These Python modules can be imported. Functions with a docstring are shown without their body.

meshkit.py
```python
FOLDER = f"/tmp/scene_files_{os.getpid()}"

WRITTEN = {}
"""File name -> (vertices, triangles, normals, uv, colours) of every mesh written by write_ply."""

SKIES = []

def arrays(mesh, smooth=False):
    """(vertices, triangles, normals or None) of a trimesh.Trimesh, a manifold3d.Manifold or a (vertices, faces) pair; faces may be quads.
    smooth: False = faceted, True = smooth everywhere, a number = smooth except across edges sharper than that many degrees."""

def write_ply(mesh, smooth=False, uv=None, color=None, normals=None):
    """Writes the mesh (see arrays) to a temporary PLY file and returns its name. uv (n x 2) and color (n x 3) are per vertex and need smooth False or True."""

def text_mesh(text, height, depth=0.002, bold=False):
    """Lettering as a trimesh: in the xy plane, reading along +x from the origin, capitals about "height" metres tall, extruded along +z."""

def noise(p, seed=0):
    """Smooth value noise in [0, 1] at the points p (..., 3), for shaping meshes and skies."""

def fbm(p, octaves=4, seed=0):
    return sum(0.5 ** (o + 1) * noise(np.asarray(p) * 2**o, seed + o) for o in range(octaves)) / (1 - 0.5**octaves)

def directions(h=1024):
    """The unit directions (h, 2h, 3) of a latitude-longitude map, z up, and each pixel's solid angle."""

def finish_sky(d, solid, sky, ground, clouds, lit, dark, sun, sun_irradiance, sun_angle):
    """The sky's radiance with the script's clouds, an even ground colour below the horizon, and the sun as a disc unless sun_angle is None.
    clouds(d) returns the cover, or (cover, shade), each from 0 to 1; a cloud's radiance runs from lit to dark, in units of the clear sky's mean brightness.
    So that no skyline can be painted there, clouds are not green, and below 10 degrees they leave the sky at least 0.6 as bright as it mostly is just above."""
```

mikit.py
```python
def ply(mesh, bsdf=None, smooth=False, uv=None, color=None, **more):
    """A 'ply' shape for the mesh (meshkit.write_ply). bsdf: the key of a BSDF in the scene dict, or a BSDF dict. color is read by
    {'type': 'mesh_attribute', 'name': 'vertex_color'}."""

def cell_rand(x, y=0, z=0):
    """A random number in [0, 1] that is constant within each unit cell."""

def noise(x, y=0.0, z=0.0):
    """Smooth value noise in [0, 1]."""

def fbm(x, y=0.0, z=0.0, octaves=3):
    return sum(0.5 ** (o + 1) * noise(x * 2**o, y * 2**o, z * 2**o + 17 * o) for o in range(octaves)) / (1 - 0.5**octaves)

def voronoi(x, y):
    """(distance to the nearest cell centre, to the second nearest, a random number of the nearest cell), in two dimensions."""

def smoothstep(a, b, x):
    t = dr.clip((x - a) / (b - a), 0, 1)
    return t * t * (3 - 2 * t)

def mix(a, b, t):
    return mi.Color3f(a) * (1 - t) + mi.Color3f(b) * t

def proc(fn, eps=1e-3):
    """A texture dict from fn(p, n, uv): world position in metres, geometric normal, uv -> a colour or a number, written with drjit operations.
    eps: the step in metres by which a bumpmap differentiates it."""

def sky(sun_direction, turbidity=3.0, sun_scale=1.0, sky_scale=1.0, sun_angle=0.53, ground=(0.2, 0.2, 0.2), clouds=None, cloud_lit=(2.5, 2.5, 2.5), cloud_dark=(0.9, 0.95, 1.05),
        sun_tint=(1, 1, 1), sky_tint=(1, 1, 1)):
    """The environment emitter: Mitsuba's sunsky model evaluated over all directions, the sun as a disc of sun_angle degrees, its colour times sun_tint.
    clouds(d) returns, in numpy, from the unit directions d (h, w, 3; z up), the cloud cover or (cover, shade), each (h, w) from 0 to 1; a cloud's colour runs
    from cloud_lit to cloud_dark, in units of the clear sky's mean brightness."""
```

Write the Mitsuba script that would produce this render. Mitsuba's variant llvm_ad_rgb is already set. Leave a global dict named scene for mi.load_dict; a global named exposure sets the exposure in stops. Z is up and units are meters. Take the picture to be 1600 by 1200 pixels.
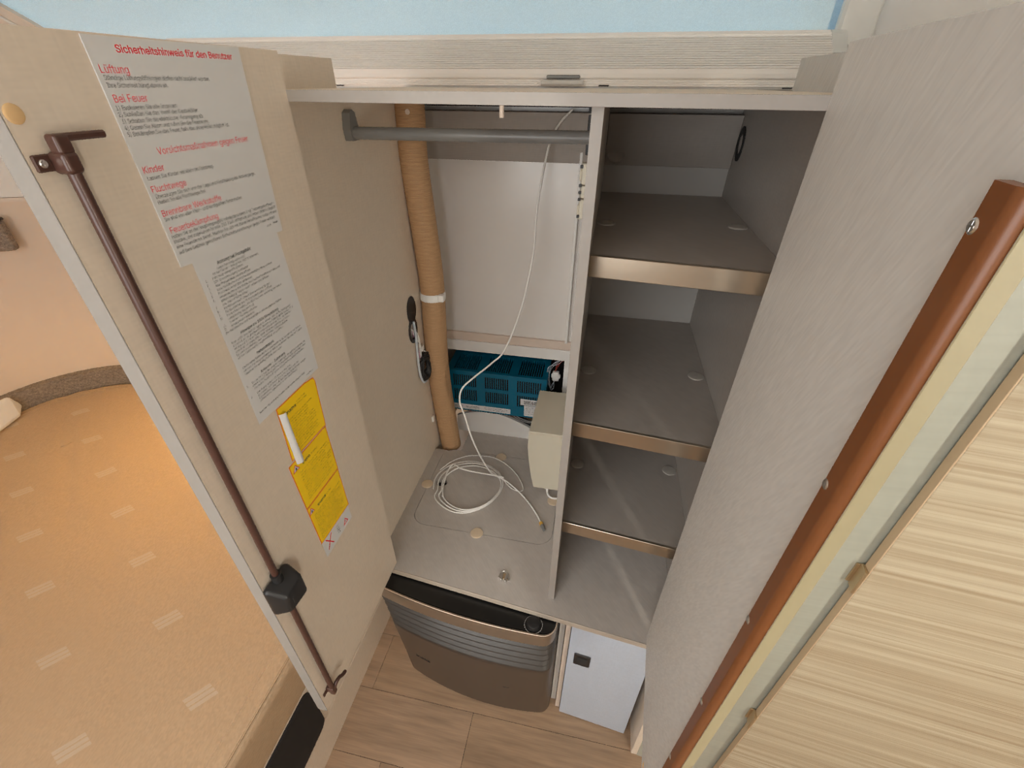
import math, random, numpy as np, trimesh, manifold3d as m3, mitsuba as mi, drjit as dr, mikit, meshkit
from shapely.geometry import Polygon, Point, LineString, box as sbox
from scipy.spatial import Delaunay
random.seed(3); np.random.seed(3)
T = mi.ScalarTransform4f
scene = {'type': 'scene'}; labels = {}

# ---------------------------------------------------------------- camera, sky, lights, exposure
CAM = np.array([.5163, -1.2712, 1.121]); YAW, PITCH, ROLL, FOC = .1958, -.595, .0053, 693.3
_c, _s, _cp, _sp = math.cos(YAW), math.sin(YAW), math.cos(PITCH), math.sin(PITCH)
FWD = np.array([-_s*_cp, _c*_cp, _sp]); _r = np.array([_c, _s, 0]); _u = np.cross(_r, FWD)
UP = _u*math.cos(ROLL) - _r*math.sin(ROLL)
scene['camera'] = {'type': 'perspective', 'fov': 2*math.degrees(math.atan(800/FOC)), 'fov_axis': 'x', 'near_clip': .02, 'far_clip': 100.,
                   'to_world': T().look_at(origin=CAM.tolist(), target=(CAM+FWD).tolist(), up=UP.tolist())}
scene['sky'] = mikit.sky((.25, .9, .30), turbidity=3.0, sun_scale=.8, sky_scale=4.2, sky_tint=(.72, 1.12, 1.65), ground=(.3, .3, .28))
exposure = 0.0
SKYLIGHT = (4.2, 4.1, 4.0)        # roof light
WIN_RIGHT = (50, 48, 42)       # unseen right window, narrowed to a glowing slit to sharpen the light streak
WIN_FILL = (4.7, 4.75, 4.75)        # added fill light: unseen glowing pane behind the camera
LAMP = (1150, 700, 240)              # warm reading lamp over the bed
FLOOR, CEIL = -.66, 1.46

# ---------------------------------------------------------------- materials
def mat(key, color, rough=.5, metal=0., spec=.5, bump=None, amp=1., two=True, **kw):
    d = {'type': 'principled', 'base_color': color if isinstance(color, dict) else {'type': 'rgb', 'value': list(color)}, 'roughness': rough, 'metallic': metal, 'specular': spec, **kw}
    if bump is not None: d = {'type': 'bumpmap', 'arbitrary': bump, 'scale': amp, 'bsdf': d}
    scene[key] = {'type': 'twosided', 'bsdf': d} if two else d
    return key
def _decor(base, amt):
    def f(p, n, uv):
        a = mikit.noise(p.x*70+p.y*70, p.y*60-p.x*30, p.z*420)
        b = mikit.noise(p.x*420+p.y*380, p.y*90, p.z*60)
        return mi.Color3f(base)*(1+amt*(a+b-1))
    return mikit.proc(f)
def _hair(base, amt):
    def f(p, n, uv):
        a = mikit.noise(p.y*190+p.z*95, p.z*30-p.y*55, 1.)
        b = mikit.noise(p.y*420+p.z*230, p.z*40-p.y*75, 5.)
        return mi.Color3f(base)*(1+amt*(.6*a+.8*b-.7))
    return mikit.proc(f)
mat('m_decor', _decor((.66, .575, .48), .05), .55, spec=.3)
mat('m_decor_right', _hair((.53, .515, .49), .10), .5, spec=.35)
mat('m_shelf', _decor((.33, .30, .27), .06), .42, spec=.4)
mat('m_board', _decor((.45, .415, .38), .06), .38, spec=.45)
mat('m_edge', (.335, .31, .285), .45)
mat('m_edge_grey', (.25, .235, .215), .5)
mat('m_white', (.72, .715, .69), .4)
mat('m_rear_shaded', (.40, .385, .36), .35)  # darker copy of the off-white rear panel, compartment shade in its colour
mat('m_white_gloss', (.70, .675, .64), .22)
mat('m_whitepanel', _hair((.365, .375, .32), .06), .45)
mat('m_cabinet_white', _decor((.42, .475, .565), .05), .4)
mat('m_board_lip', (.42, .365, .30), .45)
mat('m_lip', (.29, .25, .15), .45)
mat('m_metal_edge', (.50, .43, .345), .24, metal=.9)
mat('m_steel', (.75, .75, .74), .25, metal=1.)
mat('m_brass', (.55, .42, .26), .35, metal=.8)
mat('m_brown', (.155, .054, .017), .33, spec=.5)
mat('m_bolt', (.060, .026, .019), .32, spec=.5)
mat('m_black', (.012, .012, .013), .45)
mat('m_black_gloss', (.008, .008, .008), .3)
mat('m_dark', (.02, .02, .02), .8)
mat('m_rail', (.18, .18, .175), .35)
mat('m_cap', (.62, .50, .36), .5)
mat('m_cap_grey', (.34, .315, .28), .5)
mat('m_plain_cap', (.66, .44, .22), .5)
mat('m_paper', (.65, .655, .66), .7, spec=.2)
mat('m_ink_red', (.62, .035, .05), .7, spec=.1)
mat('m_ink_black', (.03, .03, .03), .7, spec=.1)
mat('m_yellow', (.95, .65, .012), .5, spec=.3)
mat('m_orange', (.75, .22, .02), .5, spec=.3)
mat('m_orange_dark', (.62, .13, .01), .5, spec=.3)
mat('m_ink_yellow', (.30, .19, .01), .7, spec=.1)
mat('m_blue', (.0, .115, .20), .42, spec=.4)
mat('m_cream', (.58, .54, .43), .45)
mat('m_cable', (.78, .77, .74), .4)
mat('m_cable_grey', (.50, .55, .60), .45)
mat('m_pink', (.5, .25, .38), .5)
mat('m_red_wire', (.4, .06, .04), .5)
mat('m_gold', (.75, .45, .08), .35, metal=.5)
mat('m_strap', (.75, .75, .73), .5)
mat('m_heater', (.105, .083, .067), .33, metal=.55)
mat('m_heater_rim', (.36, .30, .24), .27, metal=.8)
mat('m_dial', (.34, .33, .32), .4)
mat('m_curtain', (.84, .81, .77), .8, spec=.2)
mat('m_rim_highlight', (.80, .68, .56), .3, metal=.5)  # bright colour for the drawn highlight of the polished rim edge
mat('m_slat', (.07, .066, .062), .35, metal=.3)
mat('m_tan', (.62, .52, .44), .5)
mat('m_wall', (.68, .60, .52), .6)
mat('m_wall_peach', (.69, .58, .48), .75, spec=.2)
mat('m_ceiling', (.78, .77, .74), .7)
mat('m_alu', (.66, .64, .61), .35)
mat('m_blind', (.86, .83, .79), .4)
def _duct(p, n, uv):
    return mikit.mix((.36, .21, .11), (.48, .30, .165), mikit.noise(p.x*60, p.y*60, p.z*700))
mat('m_duct', mikit.proc(_duct), .6, spec=.25)
def _bolster(p, n, uv):
    a = mikit.noise(p.x*330, p.y*330, p.z*330); b = mikit.noise(p.x*140, p.y*140, p.z*140)
    return mikit.mix((.13, .105, .085), (.34, .29, .245), dr.clip(.75*a+.5*b-.15, 0, 1))
mat('m_bolster', mikit.proc(_bolster), .9, spec=.1)
MA, MB = np.array([.243, -.151])*.9575, np.array([.030, -.302])*.9575     # lattice of the woven motif
MO = np.array([.5163-1.595*.9575, -1.2712+.776*.9575])
_inv = np.linalg.inv(np.column_stack([MA, MB]))
def _mattress(p, n, uv):
    dx, dy = p.x-float(MO[0]), p.y-float(MO[1])
    u = float(_inv[0, 0])*dx+float(_inv[0, 1])*dy; v = float(_inv[1, 0])*dx+float(_inv[1, 1])*dy
    fu, fv = u-dr.floor(u+.5), v-dr.floor(v+.5)
    lx, ly = fu*float(MA[0])+fv*float(MB[0]), fu*float(MA[1])+fv*float(MB[1])
    a, b = lx*.62+ly*.78, -lx*.78+ly*.62             # along and across the bars
    off = .30*b
    bar = mikit.smoothstep(.0305, .0285, dr.abs(a+off))*mikit.smoothstep(.0195, .0183, dr.abs(b))*mikit.smoothstep(.0008, .0022, dr.abs(dr.abs(b)-.0068))
    line = mikit.smoothstep(.35, .6, mikit.noise(b*900, a*60))
    w = mikit.noise(p.x*330+p.y*60, p.y*180, p.z*240)
    base = mi.Color3f((.43, .31, .20))*(.93+.14*w)
    return mikit.mix(base, (.47, .38, .285), dr.select(n.z > .7, bar*(.75+.25*line), 0.))
def _weave(p, n, uv):
    row = dr.floor(p.y*110)
    return mikit.noise(p.x*210+.5*row*2, p.y*110, p.z*100)
mat('m_mattress', mikit.proc(_mattress), .85, spec=.15, bump=mikit.proc(_weave, eps=1e-3), amp=.0012)
mat('m_bedblack', (.010, .010, .011), .7)
def _plank(base):
    def f(p, n, uv):
        g = mikit.fbm(p.x*7, p.y*90, 3., 4); h = mikit.noise(p.x*22, p.y*420, 9.)
        k = mikit.fbm(p.x*3+base[0]*50, p.y*16, 1., 3)
        return mi.Color3f(base)*(.62+.42*g+.16*h+.30*k)
    return mikit.proc(f)
for i, b in enumerate([(.30, .202, .130), (.26, .172, .108), (.33, .225, .150)]): mat(f'm_plank_{i}', _plank(b), .45, spec=.4)
def _woodpanel(p, n, uv):
    u = p.x-.0965*p.y
    g = mikit.fbm(u*1.3, p.z*95, 2., 4); h = mikit.noise(u*5, p.z*420, 4.); k = mikit.noise(u*2.2, p.z*900, 7.)
    t = dr.clip(1.5*(g-.5)+.45*(h-.5)+.3*(k-.5)+.55, 0, 1)
    return mikit.mix((.335, .26, .17), (.495, .435, .32), t)
mat('m_woodpanel', mikit.proc(_woodpanel), .42, spec=.4)
mat('m_wood_edge', (.50, .37, .24), .5)
def _fabric(p, n, uv):
    w = .94+.12*mikit.noise(p.x*700, p.z*700)
    return mi.Color3f((.74, .88, .92))*w
scene['m_fabric'] = {'type': 'principledthin', 'base_color': mikit.proc(_fabric), 'roughness': .9, 'diff_trans': 1.3, 'spec_trans': 0.}

# ---------------------------------------------------------------- helpers
def num(key):
    if key not in scene and not any(k.startswith(key+'__') for k in scene) and key not in labels: return key
    i = 1
    while f'{key}_{i:03d}' in scene or f'{key}_{i:03d}' in labels or any(k.startswith(f'{key}_{i:03d}__') for k in scene): i += 1
    return f'{key}_{i:03d}'
def put(key, mesh, m, smooth=False, label=None, **kw):
    key = num(key); scene[key] = mikit.ply(mesh, m, smooth, **kw)
    if label: labels[key] = {'label': label}
    return key
def same(key, of, tw, m=None):
    key = num(key); d = dict(scene[of]); d['to_world'] = tw
    if m: d['bsdf'] = {'type': 'ref', 'id': m}
    scene[key] = d; return key
def thing(key, label, cat, group=None):
    key = num(key); labels[key] = {'label': label, 'category': cat}
    if group: labels[key]['group'] = group
    return key
def tag(key, label, cat, group=None):
    labels[key] = {'label': label, 'category': cat}
    if group: labels[key]['group'] = group
    return key
def struct(key, mesh, m, smooth=False, label=None):
    scene[key] = mikit.ply(mesh, m, smooth); labels[key] = {'kind': 'structure'}
    if label: labels[key]['label'] = label
    return key
def cat(*ms): return trimesh.util.concatenate([m for m in ms])
def hull(pts): return trimesh.convex.convex_hull(np.asarray(pts, float))
def cb(x0, y0, z0, x1, y1, z1, c=.0008):
    c = min(c, .45*(x1-x0), .45*(y1-y0), .45*(z1-z0)); P = []
    for x, sx in ((x0, 1), (x1, -1)):
        for y, sy in ((y0, 1), (y1, -1)):
            for z, sz in ((z0, 1), (z1, -1)):
                P += [(x+sx*c, y+sy*c, z), (x+sx*c, y, z+sz*c), (x, y+sy*c, z+sz*c)]
    return hull(P)
def rb(x0, y0, z0, x1, y1, z1, r, n=10):
    s = trimesh.creation.icosphere(subdivisions=2, radius=r).vertices
    return hull(np.vstack([s+np.array([x, y, z]) for x in (x0+r, x1-r) for y in (y0+r, y1-r) for z in (z0+r, z1-r)]))
def ext(poly, z0, z1):
    m = trimesh.util.concatenate([trimesh.creation.extrude_polygon(g, z1-z0, engine='earcut') for g in getattr(poly, 'geoms', [poly])])
    m.apply_translation((0, 0, z0)); return m
def bevel(poly, z0, z1, c=.001):
    """extruded convex-ish polygon with a chamfered top edge"""
    a = np.array(poly.exterior.coords)[:-1]; b = poly.buffer(-c, join_style=2)
    return ext(poly, z0, z1-c) if b.is_empty else cat(ext(poly, z0, z1-c), ext(b, z1-c, z1))
def rrect(x0, y0, x1, y1, r): return sbox(x0+r, y0+r, x1-r, y1-r).buffer(r, quad_segs=8)
def remap(m, M):
    m = m.copy(); A = np.eye(4); A[:3, :3] = np.asarray(M[:3]).T if len(M) == 3 else np.asarray(M)[:3, :3]
    m.apply_transform(A); return m
def place(m, origin, ex, ey, ez):
    A = np.eye(4); A[:3, 0], A[:3, 1], A[:3, 2], A[:3, 3] = ex, ey, ez, origin
    m = m.copy(); m.apply_transform(A)
    return m
def lathe(prof, n=40):
    return trimesh.creation.revolve(np.array(prof, float), sections=n)
def spline(P, k=10):
    P = np.asarray(P, float); Q = np.vstack([2*P[0]-P[1], P, 2*P[-1]-P[-2]]); out = []
    for i in range(1, len(Q)-2):
        for t in np.linspace(0, 1, k, endpoint=False):
            a, b, c, d = Q[i-1], Q[i], Q[i+1], Q[i+2]
            out.append(.5*((2*b)+(c-a)*t+(2*a-5*b+4*c-d)*t*t+(3*b-a-3*c+d)*t**3))
    return np.vstack(out+[P[-1]])
def tube(P, r, n=10, caps=True):
    P = np.asarray(P, float); r = np.broadcast_to(r, len(P)); t = np.gradient(P, axis=0); t /= np.linalg.norm(t, axis=1)[:, None]
    a = np.cross(t[0], [.13, .31, .94]); a /= np.linalg.norm(a); V = []; ang = np.linspace(0, 2*np.pi, n, endpoint=False)
    for p, d, q in zip(P, t, r):
        a = a-d*(a@d); a /= np.linalg.norm(a); b = np.cross(d, a)
        V.append(p+q*(np.cos(ang)[:, None]*a+np.sin(ang)[:, None]*b))
    V = np.vstack(V); F = []
    for i in range(len(P)-1):
        for j in range(n):
            A, B = i*n+j, i*n+(j+1) % n; F += [(A, B, B+n), (A, B+n, A+n)]
    if caps:
        V = np.vstack([V, P[0], P[-1]]); k = len(V)
        for j in range(n): F += [(k-2, (j+1) % n, j), (k-1, (len(P)-1)*n+j, (len(P)-1)*n+(j+1) % n)]
    return trimesh.Trimesh(V, F, process=False)
def text(s, width, height, depth=.00025, bold=False):
    m = meshkit.text_mesh(s, height, depth, bold); w = m.bounds[1, 0]-m.bounds[0, 0]
    m.apply_translation((-m.bounds[0, 0], 0, 0)); m.apply_scale((width/w, 1, 1)); return m
S9 = math.hypot(1, .0965); FU, FV = np.array([1, -.0965, 0])/S9, np.array([.0965, 1, 0])/S9   # along the front, into the wardrobe
FO = np.array([0, -.5656, 0])
def front(m, ov=0.): return place(m, FO-FV*ov, FU, FV, (0, 0, 1))        # local: x along the front, y inwards, z up
def yf(x, ov=0.): return -.5656-.0965*x-ov*S9
def screw(r=.0035, h=.0015):
    m = lathe([(0, 0), (r, 0), (r, h*.5), (r*.75, h), (0, h)], 16)
    for a in (0, math.pi/2):
        s = trimesh.creation.box((r*1.3, r*.25, h*.3)); s.apply_transform(trimesh.transformations.rotation_matrix(a, (0, 0, 1))); s.apply_translation((0, 0, h)); m = cat(m, s)
    return m

# ---------------------------------------------------------------- the setting
X0, X1, Y0, Y1 = -2.12, 2.3, -2.5, .22
floor = struct('floor', trimesh.creation.box(bounds=[[X0-.1, Y0-.1, FLOOR-.05], [X1+.1, Y1+.1, FLOOR-.003]]), 'm_dark')
k = 0
for row in range(-11, 5):
    yb = -.868+.186*row
    off = {0: .271, 1: -.10, -1: .02}.get(row, (row*.377) % .95)
    x = off-3*.95
    while x < X1:
        a, b = max(x, X0), min(x+.95, X1)
        if b-a > .02:
            y0, y1 = max(yb, Y0), min(yb+.186, Y1)
            if y1-y0 > .01: put('floor__plank', cb(a+.0006, y0+.0006, FLOOR-.003, b-.0006, y1-.0006, FLOOR, .0005), f'm_plank_{k % 3}')
            k += 1
        x += .95
struct('ceiling', trimesh.creation.box(bounds=[[X0-.1, Y0-.1, CEIL], [X1+.1, Y1+.1, CEIL+.04]]), 'm_ceiling')
struct('wall_back', cat(trimesh.creation.box(bounds=[[X0, Y1, FLOOR], [X1, Y1+.04, 1.19]]), trimesh.creation.box(bounds=[[1.0, Y1, 1.19], [X1, Y1+.04, CEIL]]),
                        trimesh.creation.box(bounds=[[X0, Y1, 1.19], [-1.95, Y1+.04, CEIL]])), 'm_wall')
struct('wall_right', trimesh.creation.box(bounds=[[X1, Y0, FLOOR], [X1+.04, Y1, CEIL]]), 'm_wall')
struct('wall_front', trimesh.creation.box(bounds=[[X0, Y0-.04, FLOOR], [X1, Y0, CEIL]]), 'm_wall')
struct('wall_left', trimesh.creation.box(bounds=[[X0-.04, Y0, FLOOR], [X0, Y1, CEIL]]), 'm_wall')

# unseen glowing panes behind the camera: right window slit, added fill window, roof light
def window(key, x0, x1, z0, z1, rad):
    f = cat(cb(x0-.05, Y0, z0-.05, x1+.05, Y0+.03, z0), cb(x0-.05, Y0, z1, x1+.05, Y0+.03, z1+.05), cb(x0-.05, Y0, z0, x0, Y0+.03, z1), cb(x1, Y0, z0, x1+.05, Y0+.03, z1))
    struct(key, f, 'm_white')
    p = trimesh.Trimesh([(x0, Y0+.012, z0), (x1, Y0+.012, z0), (x1, Y0+.012, z1), (x0, Y0+.012, z1)], [(0, 2, 1), (0, 3, 2)], process=False)
    scene[key+'__blind'] = {**mikit.ply(p, 'm_white'), 'emitter': {'type': 'area', 'radiance': {'type': 'rgb', 'value': list(rad)}}}  # the pane itself emits; no daylight passes through it
window('window_2', 1.575, 1.695, .30, 1.36, WIN_RIGHT)  # slit width chosen for a crisp streak through the hinge gap
window('window_3', -.75, .40, .40, 1.36, WIN_FILL)  # added, unseen: lights the compartments from the front
def rooflight(key, x0, x1, y0, y1):
    f = cat(cb(x0-.06, y0-.06, CEIL-.03, x1+.06, y0, CEIL), cb(x0-.06, y1, CEIL-.03, x1+.06, y1+.06, CEIL), cb(x0-.06, y0, CEIL-.03, x0, y1, CEIL), cb(x1, y0, CEIL-.03, x1+.06, y1, CEIL))
    struct(key, f, 'm_white')
    p = trimesh.Trimesh([(x0, y0, CEIL-.012), (x1, y0, CEIL-.012), (x1, y1, CEIL-.012), (x0, y1, CEIL-.012)], [(0, 2, 1), (0, 3, 2)], process=False)
    scene[key+'__pane'] = {**mikit.ply(p, 'm_white'), 'emitter': {'type': 'area', 'radiance': {'type': 'rgb', 'value': list(SKYLIGHT)}}}
rooflight('window_4', -.35, .55, -2.25, -1.5)

# the back window: backlit fabric blind with soft folds, ribbed cassette below it
def fabric():
    nx, nz = 180, 24; xs = np.linspace(-1.93, .985, nx); zs = np.linspace(1.20, CEIL-.002, nz)
    Xg, Zg = np.meshgrid(xs, zs); t = (Zg-1.2)/.26
    fold = .006*np.sin(9*Xg+6*t+1.)*np.exp(-((Xg+.15)/.5)**2)+.005*np.sin(16*Xg-11*t)*np.exp(-((Xg+.75)/.4)**2)+.004*np.sin(5*Xg+2)
    fold += .014*(meshkit.fbm(np.stack([Xg*5+Zg*5, Zg*9, 0*Xg], -1), 3)-.5)*(Xg < .3)
    Yg = .135+fold*np.clip(t*2, 0, 1)
    V = np.stack([Xg, Yg, Zg], -1).reshape(-1, 3); F = []
    for j in range(nz-1):
        for i in range(nx-1):
            a = j*nx+i; F += [(a, a+1, a+nx+1), (a, a+nx+1, a+nx)]
    return trimesh.Trimesh(V, F, process=False)
t = thing('window_blind', 'pale blue backlit fabric blind across the window at the top of the photo', 'blind')
put(t+'__fabric', fabric(), 'm_fabric', True)
struct('window_1', cat(cb(-1.98, .19, 1.16, 1.03, .22, 1.20), cb(-1.98, .19, 1.2, -1.94, .22, CEIL-.001), cb(.974, .095, 1.19, 1.05, .122, CEIL-.001, .006)), 'm_white')
prof = [(.006, 1.1128), (.006, 1.1165), (-.001, 1.1165)]
for i in range(3): prof += [(-.002, 1.117+.0045*i), (-.002, 1.1195+.0045*i), (.0012, 1.1198+.0045*i), (.0012, 1.1208+.0045*i)]
prof += [(-.004, 1.1310), (-.0055, 1.1335), (-.006, 1.141), (-.005, 1.1500), (.0025, 1.1506)]
n_r = 14
for i in range(n_r):
    a = i/n_r; y, z = .002+.08*a, 1.1515+.0625*a
    prof += [(y+.0030, z), (y-.0012, z+.0008), (y+.0022, z+.0036), (y+.0068, z+.0038)]
prof += [(.083, 1.2155), (.084, 1.2185), (.092, 1.2195), (.094, 1.223), (.118, 1.2235), (.118, 1.1128)]
cas = ext(Polygon(prof).buffer(0), 0, 1.72); cas = place(cas, (-.76, 0, 0), (0, 1, 0), (0, 0, 1), (1, 0, 0))
t = thing('blind_cassette', 'white ribbed blind cassette lying along the sill above the wardrobe', 'blind')
put(t+'__ribbed_housing', cas, 'm_blind', False)
ec = ext(Polygon([(.045, 1.18), (.08, 1.216), (.092, 1.223), (.12, 1.223), (.12, 1.17), (.06, 1.17)]), 0, .03)
put(t+'__end_cap', place(ec, (.9605, 0, 0), (0, 1, 0), (0, 0, 1), (1, 0, 0)), 'm_white')
hp = Polygon([(-.006, 1.118), (-.020, 1.1165), (-.026, 1.121), (-.022, 1.1275), (-.006, 1.130)])
hk = put(t+'__handle', place(ext(hp, 0, .098), (.334, 0, 0), (0, 1, 0), (0, 0, 1), (1, 0, 0)), 'm_alu', 25, 'silver grip in the middle of the rail')
put(hk+'__grip_recess', cb(.345, -.012, 1.131, .424, -.0045, 1.1385, .002), 'm_rail', label='dark grey recess above the grip')
put(t+'__slot', cb(.468, -.0035, 1.1165, .491, .0, 1.1195, .0003), 'm_dark', label='small dark slot')
for x in (-.203, .868): put(t+'__end_stop', cb(x, -.003, 1.114, x+.02, .0, 1.1165, .0003), 'm_black', label='black stop under the rail end')
# corner panel with white piping at the window's left end; the right end panel
pm = put('window_surround', place(ext(Polygon([(-1.10, 1.19), (-1.216, 1.262), (-1.60, 1.456), (-1.93, 1.456), (-1.93, 1.19)]), 0, .02), (0, .125, 0), (1, 0, 0), (0, 0, 1), (0, -1, 0)), 'm_wall')
tag(pm, 'beige panel with a slanted edge beside the blind at top left corner', 'panel')
put(pm+'__piping', tube([(-1.20, .10, 1.222), (-1.30, .10, 1.272), (-1.6, .10, 1.424)], .004), 'm_white')
sw = []
for i, x in enumerate(np.linspace(1.005, 1.9, 60)):
    yy = .185-.35*(x-1.005)-.03*np.sin((x-1.005)*6)
    for j, z in enumerate(np.linspace(1.06, CEIL-.004, 14)): sw.append((x, yy-.02*np.exp(-((z-1.1)/.05)**2), z))
sw = np.array(sw); F = []
for i in range(59):
    for j in range(13):
        a = i*14+j; F += [(a, a+14, a+15), (a, a+15, a+1)]
thick = sw+np.array([0, .012, 0]); F2 = np.array(F)
edge = trimesh.Trimesh(np.vstack([sw, thick]), np.vstack([F2, F2[:, ::-1]+len(sw)]), process=False)
cu = put('side_curtain', edge, 'm_curtain', True); tag(cu, 'plain off-white curtain hanging at the right end of the window', 'curtain')

# ---------------------------------------------------------------- the wardrobe
W = thing('wardrobe', 'open built-in wardrobe with rail compartment, four shelf levels and grey interior', 'wardrobe')
H, ZT, XR = 1.0993, 1.1127, .80
def side(x0, x1, yn, y1, yfr):
    P = Polygon([(0.0+.0, -.02), (yfr, -.02), (yfr, 1.157), (yn, 1.1575), (yn, ZT-.001), (0., ZT-.001)])
    return place(ext(P, 0, x1-x0), (x0, 0, 0), (0, 1, 0), (0, 0, 1), (1, 0, 0))
ls = side(-.018, 0, -.362, 0, -.556)
grom = [(-.170, .578, .030, .040), (-.178, .517, .027, .036)]
hole = cat(*[place(ext(Point(0, 0).buffer(1).__class__(np.column_stack([cy+a*np.cos(np.linspace(0, 6.283, 30)), cz+b*np.sin(np.linspace(0, 6.283, 30))])), 0, .03), (-.024, 0, 0), (0, 1, 0), (0, 0, 1), (1, 0, 0)) for cy, cz, a, b in grom])
ls = trimesh.boolean.difference([ls, hole], engine='manifold')
put(W+'__side_panel', ls, 'm_decor')
rs = side(XR, XR+.018, -.307, 0, -.62)
rs = trimesh.intersections.slice_mesh_plane(rs, (0, 0, -1), (0, 0, 1.0992), cap=True, engine='manifold'); put(W+'__side_panel', rs, 'm_shelf')  # one panel with its lighter top; compartment shade put into the darker decor
put(W+'__side_panel_top', place(ext(Polygon([(-.62, 1.0994), (-.307, 1.0994), (-.307, 1.1575), (-.62, 1.157)]), 0, .018), (XR, 0, 0), (0, 1, 0), (0, 0, 1), (1, 0, 0)), 'm_decor_right')
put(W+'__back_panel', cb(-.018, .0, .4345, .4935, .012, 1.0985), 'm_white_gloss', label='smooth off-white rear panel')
put(W+'__back_panel', cb(.4937, .0, .0, XR+.018, .012, 1.0985), 'm_rear_shaded', label='rear panel behind the shelves with shade put into its grey')
ub = cb(.002, -.012, 0, .4855, .0, .112); rbd = cb(.5012, -.012, 0, XR-.001, .0, .112)  # left board extends the right one to draw the dark top band
R = trimesh.transformations.rotation_matrix(math.radians(8), (1, 0, 0))
for m in (ub, rbd):
    m = m.copy(); m.apply_transform(R); m.apply_translation((0, -.003, .955)); put(W+'__upper_rear_board', m, 'm_shelf', label='grey board forming the dark band along the top of the rear wall')
put(W+'__support_strip', cb(.0, -.007, .4047, .486, .012, .4344), 'm_tan', label='pale wood strip across the rear wall')
put(W+'__support_strip', cb(.0, -.010, .3655, .486, .012, .4045), 'm_white', label='white rail above the opening')
put(W+'__support_post', cb(.4415, -.008, .0, .486, .012, .3654), 'm_white')
wav = [(.052, .0), (.486, .0), (.486, .022)]+[(x, .022+.082*max(0, .5+.5*math.cos(math.pi*min(1, max(-1, (x-.175)/.255))))**.8) for x in np.linspace(.485, .052, 40)]
put(W+'__lower_rear_panel', place(ext(Polygon(wav).buffer(0), 0, .012), (0, .012, 0), (1, 0, 0), (0, 0, 1), (0, -1, 0)), 'm_white', label='white panel with a wavy top edge')
put(W+'__lower_back', cb(-.018, .195, .0, XR+.018, .205, .44), 'm_dark')
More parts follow.
